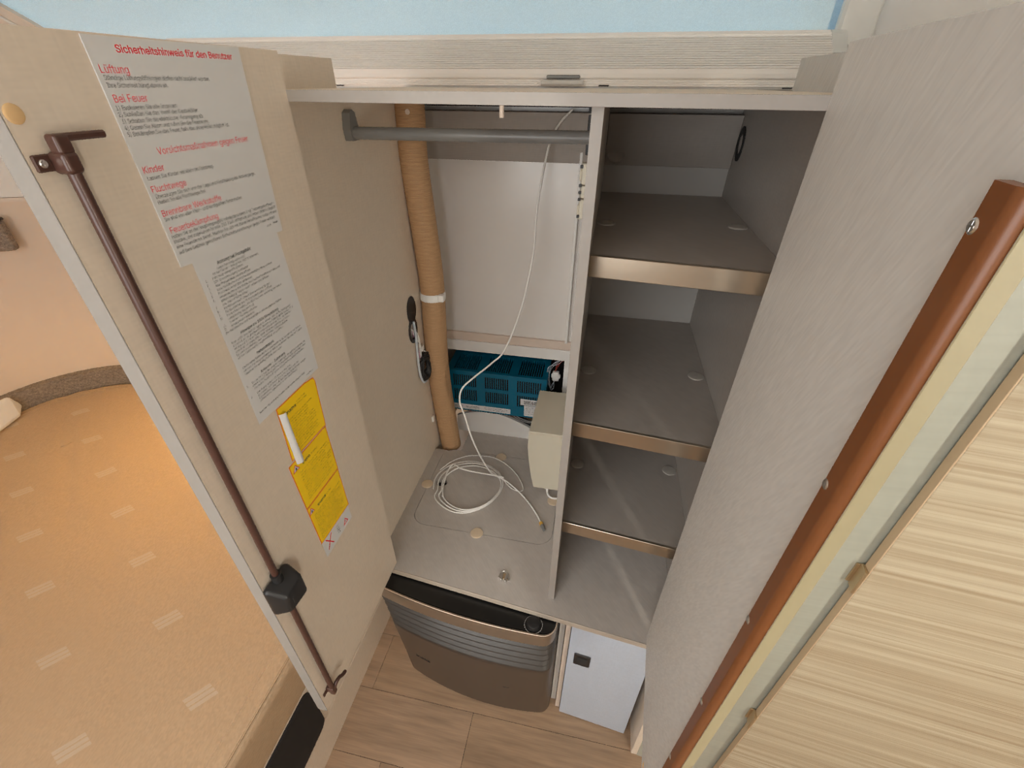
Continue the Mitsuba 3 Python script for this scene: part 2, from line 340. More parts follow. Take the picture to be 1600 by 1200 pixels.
# divider
dv = Polygon([(0, -.001), (0, ZT-.016), (yf(.4863), ZT-.016), (yf(.4863), -.001)])
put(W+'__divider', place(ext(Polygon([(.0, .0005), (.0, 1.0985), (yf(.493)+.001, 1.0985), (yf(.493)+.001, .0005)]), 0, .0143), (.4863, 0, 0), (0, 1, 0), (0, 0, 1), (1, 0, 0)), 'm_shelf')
dl = cb(.4878, -.0005, .0005, .5035, .0012, 1.0985, .0002); put(W+'__divider__edge_strip', front(dl, .0005), 'm_edge', label='pale edge strip')
# top deck
OV = .0237
top = Polygon([(-.018, 0), (XR+.018, 0), (.757, yf(.757, OV)), (.034, yf(.034, OV))])
put(W+'__top_board', ext(Polygon([(.0, -.001), (XR, -.001), (XR, yf(XR)), (.76, yf(.76, OV)), (.036, yf(.036, OV)), (.0, yf(0))]), H, ZT), 'm_decor')
fe = cb(.030, -.0015, H-.001, .765, .0, ZT, .0004); put(W+'__top_board__edge_strip', front(fe, OV+.0), 'm_edge')
put(W+'__dark_gap_strip', cb(.0, -.03, 1.075, XR, -.001, 1.0985), 'm_dark')  # dark strip drawn for the shaded gap behind the deck
# floor board with hatch
OB = .0439
bp = Polygon([(0, -.0005), (.055, -.0005), (XR-.0005, -.0005), (XR-.0005, yf(XR)), (.757, yf(.757, OB)), (.034, yf(.034, OB)), (.0, yf(0))])
duct_hole = rrect(-.02, -.122, .098, .05, .02)
hatch = rrect(.036, -.456, .4725, -.112, .045)
slot = Polygon(np.column_stack([.078+.020*np.cos(np.linspace(0, 6.28, 24)), -.279+.016*np.sin(np.linspace(0, 6.28, 24))]))
fb = put(W+'__floor_board', ext(bp.difference(duct_hole).difference(hatch), -.016, 0), 'm_board')
put(fb+'__hatch', ext(hatch.buffer(-.0012).difference(slot), -.016, -.0003), 'm_board', label='removable hatch with rounded corners')
put(fb+'__underside', ext(hatch.buffer(.004), -.020, -.0165), 'm_dark')
le = cb(.045, -.003, -.0175, .752, .0, .0003, .0012); put(fb+'__edge_strip', front(le, OB), 'm_board_lip', label='pale rounded edge strip')
def cap_mesh(r=.019, h=.003): return lathe([(0, h), (r*.8, h), (r*.95, h*.7), (r, h*.2), (r, 0), (0, 0)], 36)
c0 = None
for x, y in [(.0334, -.295), (.2485, -.4534), (.2494, -.118), (.4590, -.284)]:
    if c0 is None: c0 = put(fb+'__cover_cap', cap_mesh(), 'm_cap', 30); base_cap = c0; d = scene[c0]; d['to_world'] = T().translate([x, y, 0])
    else: same(fb+'__cover_cap', base_cap, T().translate([x, y, 0]))
same(fb+'__cover_cap', base_cap, T().translate([.672, -.585, -.002]).scale(.55), 'm_board')
# shelves
ds, ss = .4825, .1044
shl = []
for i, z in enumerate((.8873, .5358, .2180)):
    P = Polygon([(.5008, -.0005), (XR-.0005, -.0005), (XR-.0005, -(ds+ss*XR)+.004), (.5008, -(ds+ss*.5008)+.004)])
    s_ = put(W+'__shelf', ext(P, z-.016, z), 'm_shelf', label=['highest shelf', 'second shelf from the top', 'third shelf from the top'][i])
    e = cb(0, -.004, -.036, (XR-.0006-.5009)*math.hypot(1, ss), .0035, .0008, .001)
    u = np.array([1, -ss, 0])/math.hypot(1, ss)
    put(s_+'__edge_strip', place(e, (.5010, -(ds+ss*.501)+.001, z), u, (-u[1], u[0], 0), (0, 0, 1)), 'm_metal_edge', label='champagne metal front edge')
    for x, y in ((.521, -.325), (.777, -.30)):
        k_ = same(s_+'__cover_cap', base_cap, T().translate([x, y, z]), 'm_cap_grey')
put(W+'__upper_rear_board_001__cover_cap', place(cap_mesh(.021, .0012), (.527, -.0175, .98), (1, 0, 0), (0, .139, .99), (0, -.99, .139)), 'm_shelf', 30) if (W+'__upper_rear_board_001') in scene else None
put(W+'__side_panel_001__grommet', place(lathe([(.012, 0), (.022, 0), (.022, .002), (.013, .002)], 30), (XR, -.055, 1.01), (0, 1.3, 0), (0, 0, 1.6), (-1, 0, 0)), 'm_dark', label='dark oval grommet')
# stiles beside the doors and the lower part under the board
put(W+'__front_stile', cb(-.018, -.605, -.02, .0285, -.560, 1.157), 'm_decor')
put(W+'__front_stile', cb(.7635, -.664, .0, .8185, -.622, 1.157), 'm_decor')
put(W+'__lower_side', cb(-.018, -.552, FLOOR, -.002, -.02, -.017), 'm_white')
put(W+'__lower_side', cb(.525, -.585, FLOOR, .541, -.02, -.021), 'm_white')
put(W+'__lower_side', cb(XR-.004, -.688, FLOOR, .8165, -.02, -.021), 'm_decor')
put(W+'__niche_back', cb(-.0, -.14, FLOOR, XR, -.12, -.021), 'm_white')
put(W+'__lower_strip', front(cb(.543, .012, FLOOR-0, .5575, .03, -.021), 0), 'm_tan')
cd = put(W+'__cabinet_door', front(cb(.5595, .0, FLOOR+.006, .777, .016, -.0185, .001), .002), 'm_cabinet_white', label='small white door below the shelf side')
lt = put(cd+'__latch', front(cb(.5785, -.004, -.290, .6255, .0, -.230, .004), .002), 'm_black', label='black push latch')
put(cd+'__latch_button', front(cb(.5865, -.0055, -.276, .6175, -.0038, -.244, .002), .002), 'm_dark')
put(cd+'__hinge', front(cb(.777, .002, -.60, .7785, .014, -.55, .0005), .002), 'm_dark')
put(W+'__leak_closure', cb(-.018, .0005, -.02, -.002, .195, 1.098), 'm_decor')  # added, unseen: blocks lamp light leaking in behind the wardrobe
put(W+'__leak_closure', cb(.802, .0005, -.02, .818, .195, 1.098), 'm_decor')  # matching added closure on the right
# doors
LX, LY, ZD = .0537, -.5944, 1.157
D1 = put(W+'__door', cb(LX-.022, -.9585, .002, LX, LY, ZD, .0006), 'm_decor', label='left door, open, papers and bolt on its inside')
put(D1+'__edge_strip', cb(LX-.022, -.9605, .002, LX+.0004, -.9587, ZD, .0006), 'm_edge_grey', label='pale edge strip')
put(D1+'__cover_cap', place(lathe([(0, .0015), (.0055, .0015), (.0072, .0006), (.0074, 0), (0, 0)], 24), (LX, -.950, 1.0997), (0, 1, 0), (0, 0, 1), (1, 0, 0)), 'm_plain_cap', 30, 'small orange-beige cap')
# espagnolette bolt
bz0, bz1, by, bx = .055, 1.083, -.9365, LX+.012
B = put(D1+'__bolt_rod', tube([(bx, by, bz0), (bx, by, bz1)], .0052, 14), 'm_bolt', True, 'long brown rod of the bolt')
def hook(z, s):
    c = tube(spline([(bx, by, z), (bx+.004, by+.004, z+.012), (bx+.006, by+.011, z+.019), (bx+.007, by+.020, z+.017), (bx+.007, by+.028, z+.008), (bx+.007, by+.038, z+.002)], 6), .0040, 10)
    return c
put(D1+'__bolt_hook', cat(rb(bx-.006, by-.0065, 1.070, bx+.006, by+.0065, 1.0855, .003), cb(bx-.003, by, 1.0795, bx+.005, by+.040, 1.0855, .0015)), 'm_bolt', 30, 'brown hook at the top of the rod')
br = put(D1+'__bolt_bracket', cat(cb(LX, by-.0195, 1.058, LX+.003, by+.0165, 1.071, .001), rb(LX, by-.007, 1.055, bx+.0065, by+.007, 1.0725, .004)), 'm_bolt', 30)
for dy in (-.0135, .0125): put(D1+'__screw', place(screw(.0034), (LX+.003, by+dy, 1.0645), (0, 1, 0), (0, 0, 1), (1, 0, 0)), 'm_steel', 30)
put(D1+'__bolt_bracket', cat(cb(LX, by-.017, .052, LX+.0025, by+.013, .062, .001), rb(LX, by-.006, .050, bx+.0055, by+.006, .066, .003)), 'm_bolt', 30)
put(D1+'__bolt_hook', cat(hook(.050, 1), rb(bx-.006, by-.006, .042, bx+.006, by+.006, .060, .003)), 'm_bolt', 30, 'brown curled hook at the bottom of the rod')
cs = hull(np.vstack([trimesh.creation.icosphere(subdivisions=2, radius=.008).vertices+np.array(p) for p in
     [(LX+.008, -.956, .400), (LX+.008, -.956, .450), (LX+.008, -.914, .400), (LX+.008, -.914, .450), (LX+.029, -.952, .408), (LX+.029, -.950, .436), (LX+.029, -.920, .404), (LX+.029, -.920, .440)]]))
lc = put(D1+'__lock_case', cs, 'm_black', 30, 'black lock housing on the rod')
put(D1+'__lock_slot', cb(LX+.0355, -.9475, .412, LX+.0376, -.9435, .428, .0005), 'm_dark')
put(D1+'__lock_collar', tube([(bx, by, .445), (bx, by, .470)], .0085, 14), 'm_black', 30)
# right door
RP, RD = np.array([.7349, -.6619, 0]), np.array([-.085, -.9964, 0]); RN = np.array([-.9964, .085, 0])
def rdoor(m): return place(m, RP, RD, -RN, (0, 0, 1))   # local: x along the door, y outwards (inner face y=0), z up
D2 = put(W+'__door', rdoor(cb(0., 0., .002, .3615, .0108, ZD, .0006)), 'm_decor_right', label='right door, open, brown edge profile on its inside')
put(D2+'__edge_strip', rdoor(cb(.3617, -.0004, .002, .3630, .0108, ZD, .0005)), 'm_lip', label='cream edge strip')
bpz = Polygon([(.3365, 0), (.3365, -.0062), (.3378, -.0078), (.3540, -.0080)]+[(.3540+.0074*math.sin(a), -.0080+.0080*(1-math.cos(a))) for a in np.linspace(.15, 1.5, 14)]+[(.3613, 0)])
es = ext(bpz, .004, 1.0838)
put(D2+'__edge_profile', rdoor(es), 'm_brown', 14, 'brown plastic edge profile')
for z in (1.0628, .8784, .6905, .505, .32, .135): put(D2+'__screw', place(screw(.0042), RP+RD*.3412-RN*(-.0073)+np.array([0, 0, z]), RD, (0, 0, 1), RN), 'm_steel', 30)
put(D2+'__wood_plug', rdoor(cb(.262, -.0008, .018, .272, .0003, .03, .0003)), 'm_plain_cap')
# clothes rail
cr = put(W+'__clothes_rail', tube([(.008, -.35, 1.039), (.4855, -.35, 1.041)], .0112, 24), 'm_rail', 30, 'dark grey clothes rail')
bpoly = Polygon([(-.362, 1.028), (-.338, 1.028), (-.335, 1.045), (-.341, 1.072), (-.350, 1.077), (-.359, 1.072), (-.365, 1.045)]).buffer(.002)
put(cr+'__end_bracket', place(ext(bpoly, 0, .016), (.0002, 0, 0), (0, 1, 0), (0, 0, 1), (1, 0, 0)), 'm_rail', 30)
put(cr+'__end_bracket', place(ext(bpoly, 0, .012), (.474, 0, 0), (0, 1, 0), (0, 0, 1), (1, 0, 0)), 'm_rail', 30)
# odds and ends under the deck
put(W+'__wooden_peg', front(tube([(.361, .025, 1.082), (.361, .025, 1.0985)], .0032, 12), 0), 'm_tan', 30, 'small pale peg hanging from the deck')
put(W+'__deck_grommet', place(lathe([(0, 0), (.030, 0), (.034, .006), (.030, .012), (0, .012)], 30), (.387, -.16, 1.0865), (1, 0, 0), (0, 1, 0), (0, 0, 1)), 'm_black', 30, 'black cable grommet under the deck')
put(W+'__cable_duct', cb(.452, -.03, .975, .4855, -.014, 1.0985), 'm_black', label='black cable duct beside the divider')
put(W+'__corner_trim', cb(.4385, -.0185, .435, .446, -.0005, 1.06, .001), 'm_white')
gc = lathe([(0, .003), (.8, .003), (1, .001), (1, 0), (0, 0)], 36)
for i, (cy, cz, a, b) in enumerate(grom[:1]):
    put(W+'__side_panel__grommet', place(gc, (.0002, cy, cz), (0, a*1.05, 0), (0, 0, b*1.03), (1, 0, 0)), 'm_black', 30, 'black oval cover')
put(W+'__side_panel__grommet', place(lathe([(.72, 0), (1.12, 0), (1.10, .0025), (.76, .0025)], 36), (.0002, grom[1][0], grom[1][1]), (0, .027, 0), (0, 0, .036), (1, 0, 0)), 'm_black', 30, 'black oval hole')
put(W+'__side_panel__cable_void', cb(-.05, -.22, .46, -.025, -.13, .56), 'm_dark')

# ---------------------------------------------------------------- things in the wardrobe
# warm air duct
P = spline([(.033, -.100, 1.0955), (.032, -.103, 1.03), (.031, -.106, .962), (.037, -.106, .84), (.042, -.100, .69), (.043, -.100, .607), (.036, -.100, .40), (.037, -.094, .24), (.046, -.075, -.015)], 60)
d = np.r_[0, np.cumsum(np.linalg.norm(np.diff(P, axis=0), axis=1))]; s = np.arange(0, d[-1], .00115); P = np.column_stack([np.interp(s, d, P[:, i]) for i in range(3)])
t = thing('warm_air_duct', 'tan corrugated air duct running up the left rear corner of the wardrobe', 'duct')
put(t+'__hose', tube(P, .0352+.00045*np.cos(2*np.pi*s/.0046), 36), 'm_duct', True)
j = np.argmin(abs(P[:, 2]-.600)); ring = lathe([(.0358, -.011), (.0378, -.011), (.0378, .011), (.0358, .011)], 40)
put(t+'__strap', place(cat(ring, rb(.026, -.034, -.009, .044, -.016, .013, .004)), P[j], (1, 0, 0), (0, 1, -.02), (.03, 0, 1)), 'm_strap', 30, 'white clamp strap')
put(t+'__screw', place(screw(.006, .002), (.041, -.1375, 1.066), (1, 0, 0), (0, 0, 1), (0, -1, 0)), 'm_tan', 30)

# blue power converter
t = thing('power_converter', 'blue slotted electrical unit in the opening at the back of the wardrobe', 'converter')
bx0, bx1, byf, byb, bz0_, bz1_ = .030, .388, -.016, .118, .116, .286
sh = m3.Manifold.hull_points(np.array([(x, y, z) for x in (bx0, bx1) for y, z in ((byf, bz0_), (byf, bz1_-.002), (byf+.002, bz1_), (byb, bz1_+.01), (byb, bz0_))], float))
inner = m3.Manifold.cube((bx1-bx0-.008, byb-byf-.006, bz1_-bz0_-.008)).translate((bx0+.004, byf+.003, bz0_+.004))
sh = sh-inner
gw = (bx1-bx0)/3.12
for g in range(3):
    xs = bx0+.024+g*gw*1.01
    for i in range(11):
        x = xs+i*.0079
        sh = sh-m3.Manifold.cube((.0047, .092, .03)).translate((x, byf+.014, bz1_-.012))
        for z0 in (.222, .160): sh = sh-m3.Manifold.cube((.0047, .02, .048)).translate((x, byf-.005, z0))
mm = sh.to_mesh(); put(t+'__case', trimesh.Trimesh(mm.vert_properties[:, :3], mm.tri_verts, process=False), 'm_blue')
put(t+'__interior', cb(bx0+.008, byf+.008, bz0_+.008, bx1-.008, byb-.008, bz1_-.010), 'm_dark', label='dark inside seen through the slots')
lb = put(t+'__label_strip', cb(.042, byf-.0008, .121, .262, byf, .143, .0002), 'm_paper', label='long white label strip')
def flat(m, x, y, z): return place(m, (x, y, z), (1, 0, 0), (0, 0, 1), (0, -1, 0))
put(lb+'__print', cat(*[flat(text(s_, w, h, .0002, b), x, byf-.0008, z) for s_, w, h, x, z, b in [('230V ~ 50Hz', .035, .0045, .048, .132, True), ('max. 12V DC 20A', .05, .004, .095, .132, True), ('ACHTUNG Vor Öffnen Netzstecker ziehen', .09, .003, .163, .134, False), ('Eingang', .03, .003, .048, .126, False), ('Ausgang  Sicherung', .05, .003, .095, .126, False), ('Attention  Caution', .08, .003, .163, .127, False)]]), 'm_ink_black')
bl = put(t+'__label_strip', cb(.298, byf-.0008, .170, .37, byf, .196, .0002), 'm_paper', label='white barcode label')
put(bl+'__barcode', cat(*[cb(.311+i*.0022, byf-.0011, .174, .311+i*.0022+random.choice([.0006, .001, .0014]), byf-.0008, .190, .0001) for i in range(22)]), 'm_ink_black')
l3 = put(t+'__label_strip', cb(.312, byf-.0008, .122, .37, byf, .168, .0002), 'm_paper', label='white type plate')
put(l3+'__print', cat(*[flat(text(s_, w, .0035, .0002), .316, byf-.0008, z) for s_, w, z in [('Typ  CE', .03, .160), ('IN 230V', .04, .153), ('OUT 12V', .045, .146), ('IP 20  50Hz', .04, .139), ('Made in Germany', .045, .130)]]), 'm_ink_black')
put(t+'__terminal_row', cat(*[cb(.06+i*.0095, byf+.004, bz0_-.006, .066+i*.0095, byf+.02, bz0_+.0005, .0005) for i in range(33)]), 'm_dark')
# cable loom under and beside it
t = thing('cable_loom', 'bundle of thin wires under the blue electrical unit', 'wiring')
def wires(n, A, jit, r, seed):
    g = np.random.default_rng(seed); out = []
    for i in range(n): out.append(tube(spline(np.array(A)+g.uniform(-1, 1, (len(A), 3))*jit, 6), r, 6))
    return cat(*out)
put(t+'__black_wires', wires(12, [(.07, .04, .105), (.15, .04, .10), (.22, .04, .095), (.28, .035, .075), (.33, .03, .05), (.40, .03, .03)], np.array([.006, .010, .010]), .0032, 1), 'm_black', True)
put(t+'__red_wires', wires(3, [(.10, .0, .12), (.103, .0, .105), (.108, .012, .092), (.115, .02, .10)], np.array([.008, .004, .003]), .0011, 2), 'm_red_wire', True)
put(t+'__red_wires', cat(wires(2, [(.22, .0, .12), (.205, -.002, .108), (.19, .004, .098)], np.array([.006, .003, .003]), .0011, 3)), 'm_red_wire', True)
put(t+'__white_wires', wires(4, [(.085, .0, .12), (.083, .0, .105), (.09, .01, .09)], np.array([.005, .004, .003]), .001, 4), 'm_cable', True)
put(t+'__white_plug', rb(.163, -.004, .096, .178, .004, .106, .002), 'm_cable', 30)
put(t+'__grey_wires', wires(3, [(.25, .0, .112), (.29, .0, .098), (.33, .0, .09), (.37, .0, .10)], np.array([.006, .006, .006]), .0025, 5), 'm_rail', True)
t = thing('wire_connector', 'white plastic wire connector with thin wires right of the blue unit', 'connector')
put(t+'__plug', cat(rb(.402, .02, .262, .425, .036, .298, .004), rb(.398, .022, .272, .43, .034, .288, .004)), 'm_cable', 30)
put(t+'__wires', wires(4, [(.412, .028, .262), (.405, .03, .235), (.395, .03, .225), (.388, .03, .26), (.392, .03, .305), (.412, .03, .33), (.436, .03, .35)], np.array([.006, .004, .006]), .0009, 6), 'm_cable_grey', True)
put(t+'__red_wires', wires(3, [(.412, .028, .297), (.415, .03, .315), (.425, .03, .335), (.438, .03, .345)], np.array([.004, .003, .004]), .0009, 7), 'm_red_wire', True)

# cream junction box on the divider
def jb():
    prof = Polygon([(.372, .278), (.486, .278), (.486, .048), (.3915, .048), (.3830, .09), (.3735, .16), (.3690, .215), (.3700, .255)])
    return prof
t = thing('junction_box', 'cream plastic cover box on the divider above the hatch', 'box')
jm = ext(jb(), 0, .213); jm = place(jm, (0, -.067, 0), (1, 0, 0), (0, 0, 1), (0, -1, 0))
put(t+'__cover', jm, 'm_cream', 20)
put(t+'__lid_seam', cat(cb(.370, -.2806, .2695, .4855, -.2798, .2703, .0002), cb(.4625, -.2806, .245, .4632, -.2798, .2695, .0002)), 'm_cap')
t2 = thing('mains_cable', 'short white plug and cable leaving the bottom of the cream box', 'cable')
put(t2+'__plug', cat(cb(.4255, -.262, .024, .4395, -.250, .0478, .002)), 'm_cable', 30)
put(t2+'__lead', tube(spline([(.4345, -.256, .026), (.435, -.258, .012), (.441, -.268, .006), (.455, -.276, .005), (.485, -.272, .005)], 8), .0036, 10), 'm_cable', True)

# white antenna cable: hanging part, coil and free end
hang = [(.414, -.034, 1.072), (.382, -.04, 1.038), (.364, -.06, .993), (.351, -.08, .91), (.345, -.1, .837), (.343, -.12, .744), (.32, -.15, .608), (.28, -.18, .488), (.243, -.2, .446), (.192, -.22, .402), (.161, -.24, .372), (.156, -.255, .335), (.172, -.265, .29)]
cxy = np.array([.1677, -.2814])
lp = np.array([(-.1037, -.0342), (-.1131, .005), (-.1079, .0428), (-.0803, .0867), (-.0361, .1122), (.0094, .1183), (.0645, .1036), (.1046, .068), (.1198, .0292), (.1138, -.0122), (.0939, -.0547), (.0643, -.0872), (.0282, -.1075), (-.0127, -.1108), (-.0566, -.0936), (-.0883, -.0649)])
loops = []
for kk, (sc_, ox, oy) in enumerate(((1.0, -.002, .0), (.93, .006, -.003), (.845, .012, -.008))):
    for q in lp: loops.append((*(cxy+q*sc_+np.array([ox, oy])), .003+.0035*kk))
loops += [(.106, -.345, .012), (.095, -.315, .012), (.090, -.286, .010)]
arc = [(.061, -.24, .018), (.087, -.194, .018), (.127, -.152, .012), (.169, -.133, .006), (.226, -.132, .005), (.278, -.157, .005), (.323, -.199, .005), (.352, -.247, .005), (.350, -.268, .005), (.323, -.266, .006), (.293, -.247, .012), (.26, -.21, .02)]
free = [(.0899, -.285, .010), (.087, -.24, .014), (.098, -.208, .021), (.129, -.224, .023), (.167, -.228, .021), (.208, -.229, .02), (.25, -.231, .02), (.283, -.239, .018), (.322, -.26, .012), (.357, -.285, .006), (.392, -.321, .004), (.418, -.357, .005), (.432, -.381, .006)]
t = thing('antenna_cable', 'long white cable hanging from the rear and coiled on the hatch', 'cable')
c1 = put(t+'__lead', tube(spline(hang+[(.19, -.262, .20), (.215, -.245, .10), (.245, -.238, .035), (.275, -.233, .022)]+[(.285, -.235, .020)], 10), .0028, 10), 'm_cable', True)
put(t+'__coil', tube(spline(loops, 8), .0024, 8), 'm_cable', True)
put(t+'__loop', tube(spline(arc, 8), .0018, 8), 'm_cable', True)
put(t+'__free_end', tube(spline(free, 8), .0026, 8), 'm_cable', True)
e = np.array([.432, -.381, .006]); dd = np.array([.5, -.9, 0])/np.hypot(.5, .9)
put(t+'__connector_ring', tube([e, e+dd*.010], .0062, 16), 'm_gold', 30, 'gold ring of the plug')
put(t+'__connector', tube([e+dd*.0102, e+dd*.018, e+dd*.0182, e+dd*.030], [.0062, .0062, .0052, .0048], 16), 'm_rail', 30, 'dark metal plug')

# wires at the left wall
t = thing('wiring_bundle', 'black cable bundle with white and grey leads on the left inner wall', 'wiring')
put(t+'__black_coil', wires(14, [(.012, -.158, .410), (.016, -.14, .412), (.018, -.130, .382), (.016, -.145, .348), (.012, -.168, .350), (.011, -.172, .382), (.012, -.160, .406)], np.array([.006, .009, .012]), .0034, 8), 'm_black', True)
put(t+'__grey_lead', tube(spline([(.006, -.178, .545), (.006, -.175, .51), (.007, -.181, .45), (.008, -.186, .40), (.010, -.186, .36), (.012, -.172, .331), (.014, -.150, .328), (.016, -.128, .35)], 8), .0038, 10), 'm_cable_grey', True)
put(t+'__white_leads', wires(3, [(-.008, -.176, .517), (.005, -.165, .49), (.006, -.162, .45), (.007, -.165, .43), (.008, -.165, .412)], np.array([.002, .006, .01]), .002, 9), 'm_cable', True)
put(t+'__pink_lead', wires(2, [(-.006, -.172, .51), (.006, -.168, .43), (.008, -.170, .42), (.009, -.155, .412)], np.array([.002, .005, .006]), .0016, 10), 'm_pink', True)
put(t+'__clip', cat(rb(.001, -.150, .428, .010, -.132, .446, .003), tube(spline([(.006, -.14, .43), (.018, -.118, .40), (.018, -.118, .36), (.016, -.128, .335), (.014, -.15, .332)], 6), .0024, 8)), 'm_cable', 30)
t = thing('wall_clip', 'tiny white clip low on the left wall beside the duct', 'clip')
put(t+'__clip_body', rb(.0, -.125, .127, .008, -.112, .150, .003), 'm_cable', 30)

# cream terminal strip beside the divider
t = thing('terminal_strip', 'cream terminal strip fixed upright beside the divider near the rail', 'connector')
for z0, z1_, xo in ((.955, .994, 0), (.930, .953, .001), (.889, .928, 0)):
    put(t+'__block', cat(cb(.4625+xo, -.312, z0, .4862, -.292, z1_, .002), cb(.459, -.308, z0+.006, .463, -.298, z1_-.012, .001)), 'm_cream')
for z in (.892, .925, .938, .951, .985): put(t+'__dark_clip', cb(.4595, -.3135, z, .465, -.311, z+.006, .0005), 'm_black')

# metal catch on the board
t = thing('door_catch', 'small bright metal catch lying near the front of the wardrobe floor', 'catch')
cm = tube(spline([(.346, -.583, .003), (.350, -.570, .005), (.3575, -.564, .007), (.366, -.570, .007), (.372, -.580, .005), (.3745, -.587, .003)], 8), .0026, 8)
put(t+'__clasp', cat(cm, rb(.3505, -.592, .0, .3565, -.572, .010, .0022), rb(.3625, -.594, .0, .3685, -.573, .010, .0022)), 'm_steel', 30)
put(t+'__base', cb(.349, -.584, .0, .372, -.568, .0022, .0005), 'm_brass')

# ---------------------------------------------------------------- gas heater below the board
Ht = thing('gas_heater', 'bronze grey gas heater with black top and slatted grille under the wardrobe', 'heater')
def outline(A, back=.10, x0=.006, x1=.5225, r=.035):
    xc, hw = (x0+x1)/2, (x1-x0)/2; P = []
    for x in np.linspace(x0, x1, 40): P.append((x, -(A[0]*(1-A[1]*((x-xc)/hw)**2)+A[2])))
    P += [(x1, back), (x0, back)]
    pl = Polygon(P).buffer(-r, quad_segs=8).buffer(r, quad_segs=8)
    e = LineString(pl.exterior.coords); st = e.project(Point(xc, back)); L = e.length
    return np.array([e.interpolate((st+L*i/160) % L).coords[0] for i in range(160)])
def loft(levels, cap=True):
    V = np.vstack([np.column_stack([o, np.full(len(o), z)]) for o, z in levels]); n = len(levels[0][0]); F = []
    for i in range(len(levels)-1):
        for j in range(n):
            a, b = i*n+j, i*n+(j+1) % n; F += [(a, b, b+n), (a, b+n, a+n)]
    m = trimesh.Trimesh(V, F, process=False)
    if cap:
        for (o, z), up in ((levels[0], 0), (levels[-1], 1)):
            c = ext(Polygon(o).buffer(0), 0, .00001); 
            vv, ff = trimesh.creation.triangulate_polygon(Polygon(o).buffer(0), engine='earcut'); m = cat(m, trimesh.Trimesh(np.column_stack([vv, np.full(len(vv), z)]), ff if up else ff[:, ::-1], process=False))
    return m
class A_(tuple):
    def __new__(cls, z, d=0.):
        t_ = min(1, max(0, (z+.655)/.63)); return tuple.__new__(cls, (.055+.050*t_, float(np.interp(z, [-.655, -.28, -.03], [.62, .30, .18])), d))
    def __sub__(self, d): r_ = tuple.__new__(A_, (self[0], self[1], self[2]-d)); return r_
    def __add__(self, d): return self-(-d)
r0 = [-.082, -.020]
put(Ht+'__top_panel', front(loft([(outline(A_(-.03)-.008), -.036), (outline(A_(-.03)-.008), -.0245)])), 'm_black_gloss', 30, 'black top panel')
rim = loft([(outline(A_(-.08)), -.083), (outline(A_(-.05)+.001), -.055), (outline(A_(-.03)), -.026), (outline(A_(-.03)-.002), -.0225), (outline(A_(-.03)-.005), -.0225), (outline(A_(-.03)-.0075), -.030)], False)
put(Ht+'__top_rim', front(rim), 'm_heater_rim', 35, 'champagne metal rim')
ro = outline(A_(-.03)-.0012); put(Ht+'__rim_highlight', front(tube(np.column_stack([np.vstack([ro, ro[:1]]), np.full(len(ro)+1, -.0232)]), .0014, 8, False)), 'm_rim_highlight', True, 'bright line drawing the highlight along the rim')  # bright tube draws the highlight of the rim edge
zs = np.linspace(-.083, -.272, 6)
for i in range(5):
    a, b = zs[i], zs[i+1]
    m = loft([(outline(A_(b)-.030), b+.0035), (outline(A_(b)-.002), b+.0030), (outline(A_(b)-.0005), b+.0050), (outline(A_(b)-.0020), b+.0085), (outline(A_(a)-.026), a-.007), (outline(A_(a)-.030), a-.008)])
    put(Ht+'__grille_slat', front(m), 'm_slat', 30)
put(Ht+'__inner_case', front(loft([(outline(A_(-.28)-.048), -.30), (outline(A_(-.06)-.048), -.05)])), 'm_dark')
body = loft([(outline(A_(-.655)-.004), FLOOR+.002), (outline(A_(-.64)), -.645), (outline(A_(-.29)), -.285), (outline(A_(-.28)-.001), -.275), (outline(A_(-.28)-.004), -.272), (outline(A_(-.28)-.02), -.272)])
put(Ht+'__lower_case', front(body), 'm_heater', 35)
def curve_y(x, z): o = A_(z); xc, hw = .26425, .25825; return -(o[0]*(1-o[1]*((x-xc)/hw)**2))
bt = text('truma', .054, .0135, .0022, True); bt.apply_transform(trimesh.transformations.rotation_matrix(math.pi/2, (1, 0, 0)))
bt.vertices[:, 0] += .073; bt.vertices[:, 2] += -.462; bt.vertices[:, 2] -= 0; bt.vertices[:, 1] += np.array([curve_y(x, -.46) for x in bt.vertices[:, 0]])+.0002
put(Ht+'__emblem', front(bt), 'm_black', label='black lettering')
sl = cb(0, -.0008, 0, .022, .002, .003, .0003); sl.apply_translation((.38, 0, -.445)); sl.vertices[:, 1] += np.array([curve_y(x, -.445) for x in sl.vertices[:, 0]])
put(Ht+'__slot', front(sl), 'm_dark')
kc = (.4575, -.676)
kn = put(Ht+'__knob', place(lathe([(0, .012), (.013, .012), (.0165, .010), (.0185, 0), (0, 0)], 32), (kc[0], kc[1], -.0245), (1, 0, 0), (0, 1, 0), (0, 0, 1)), 'm_black', 30, 'round black control knob')
ticks = [cb(kc[0]-.0009+.0235*math.cos(a), kc[1]-.0009+.0235*math.sin(a), -.0247, kc[0]+.0009+.0235*math.cos(a), kc[1]+.0009+.0235*math.sin(a), -.0240, .0002) for a in np.linspace(-2.9, .5, 14)]
put(Ht+'__dial_marks', cat(lathe([(.0222, -.0246), (.0232, -.0246), (.0232, -.0241), (.0222, -.0241)], 40).apply_translation((kc[0], kc[1], 0)), *ticks), 'm_dial', label='silver dial ring')

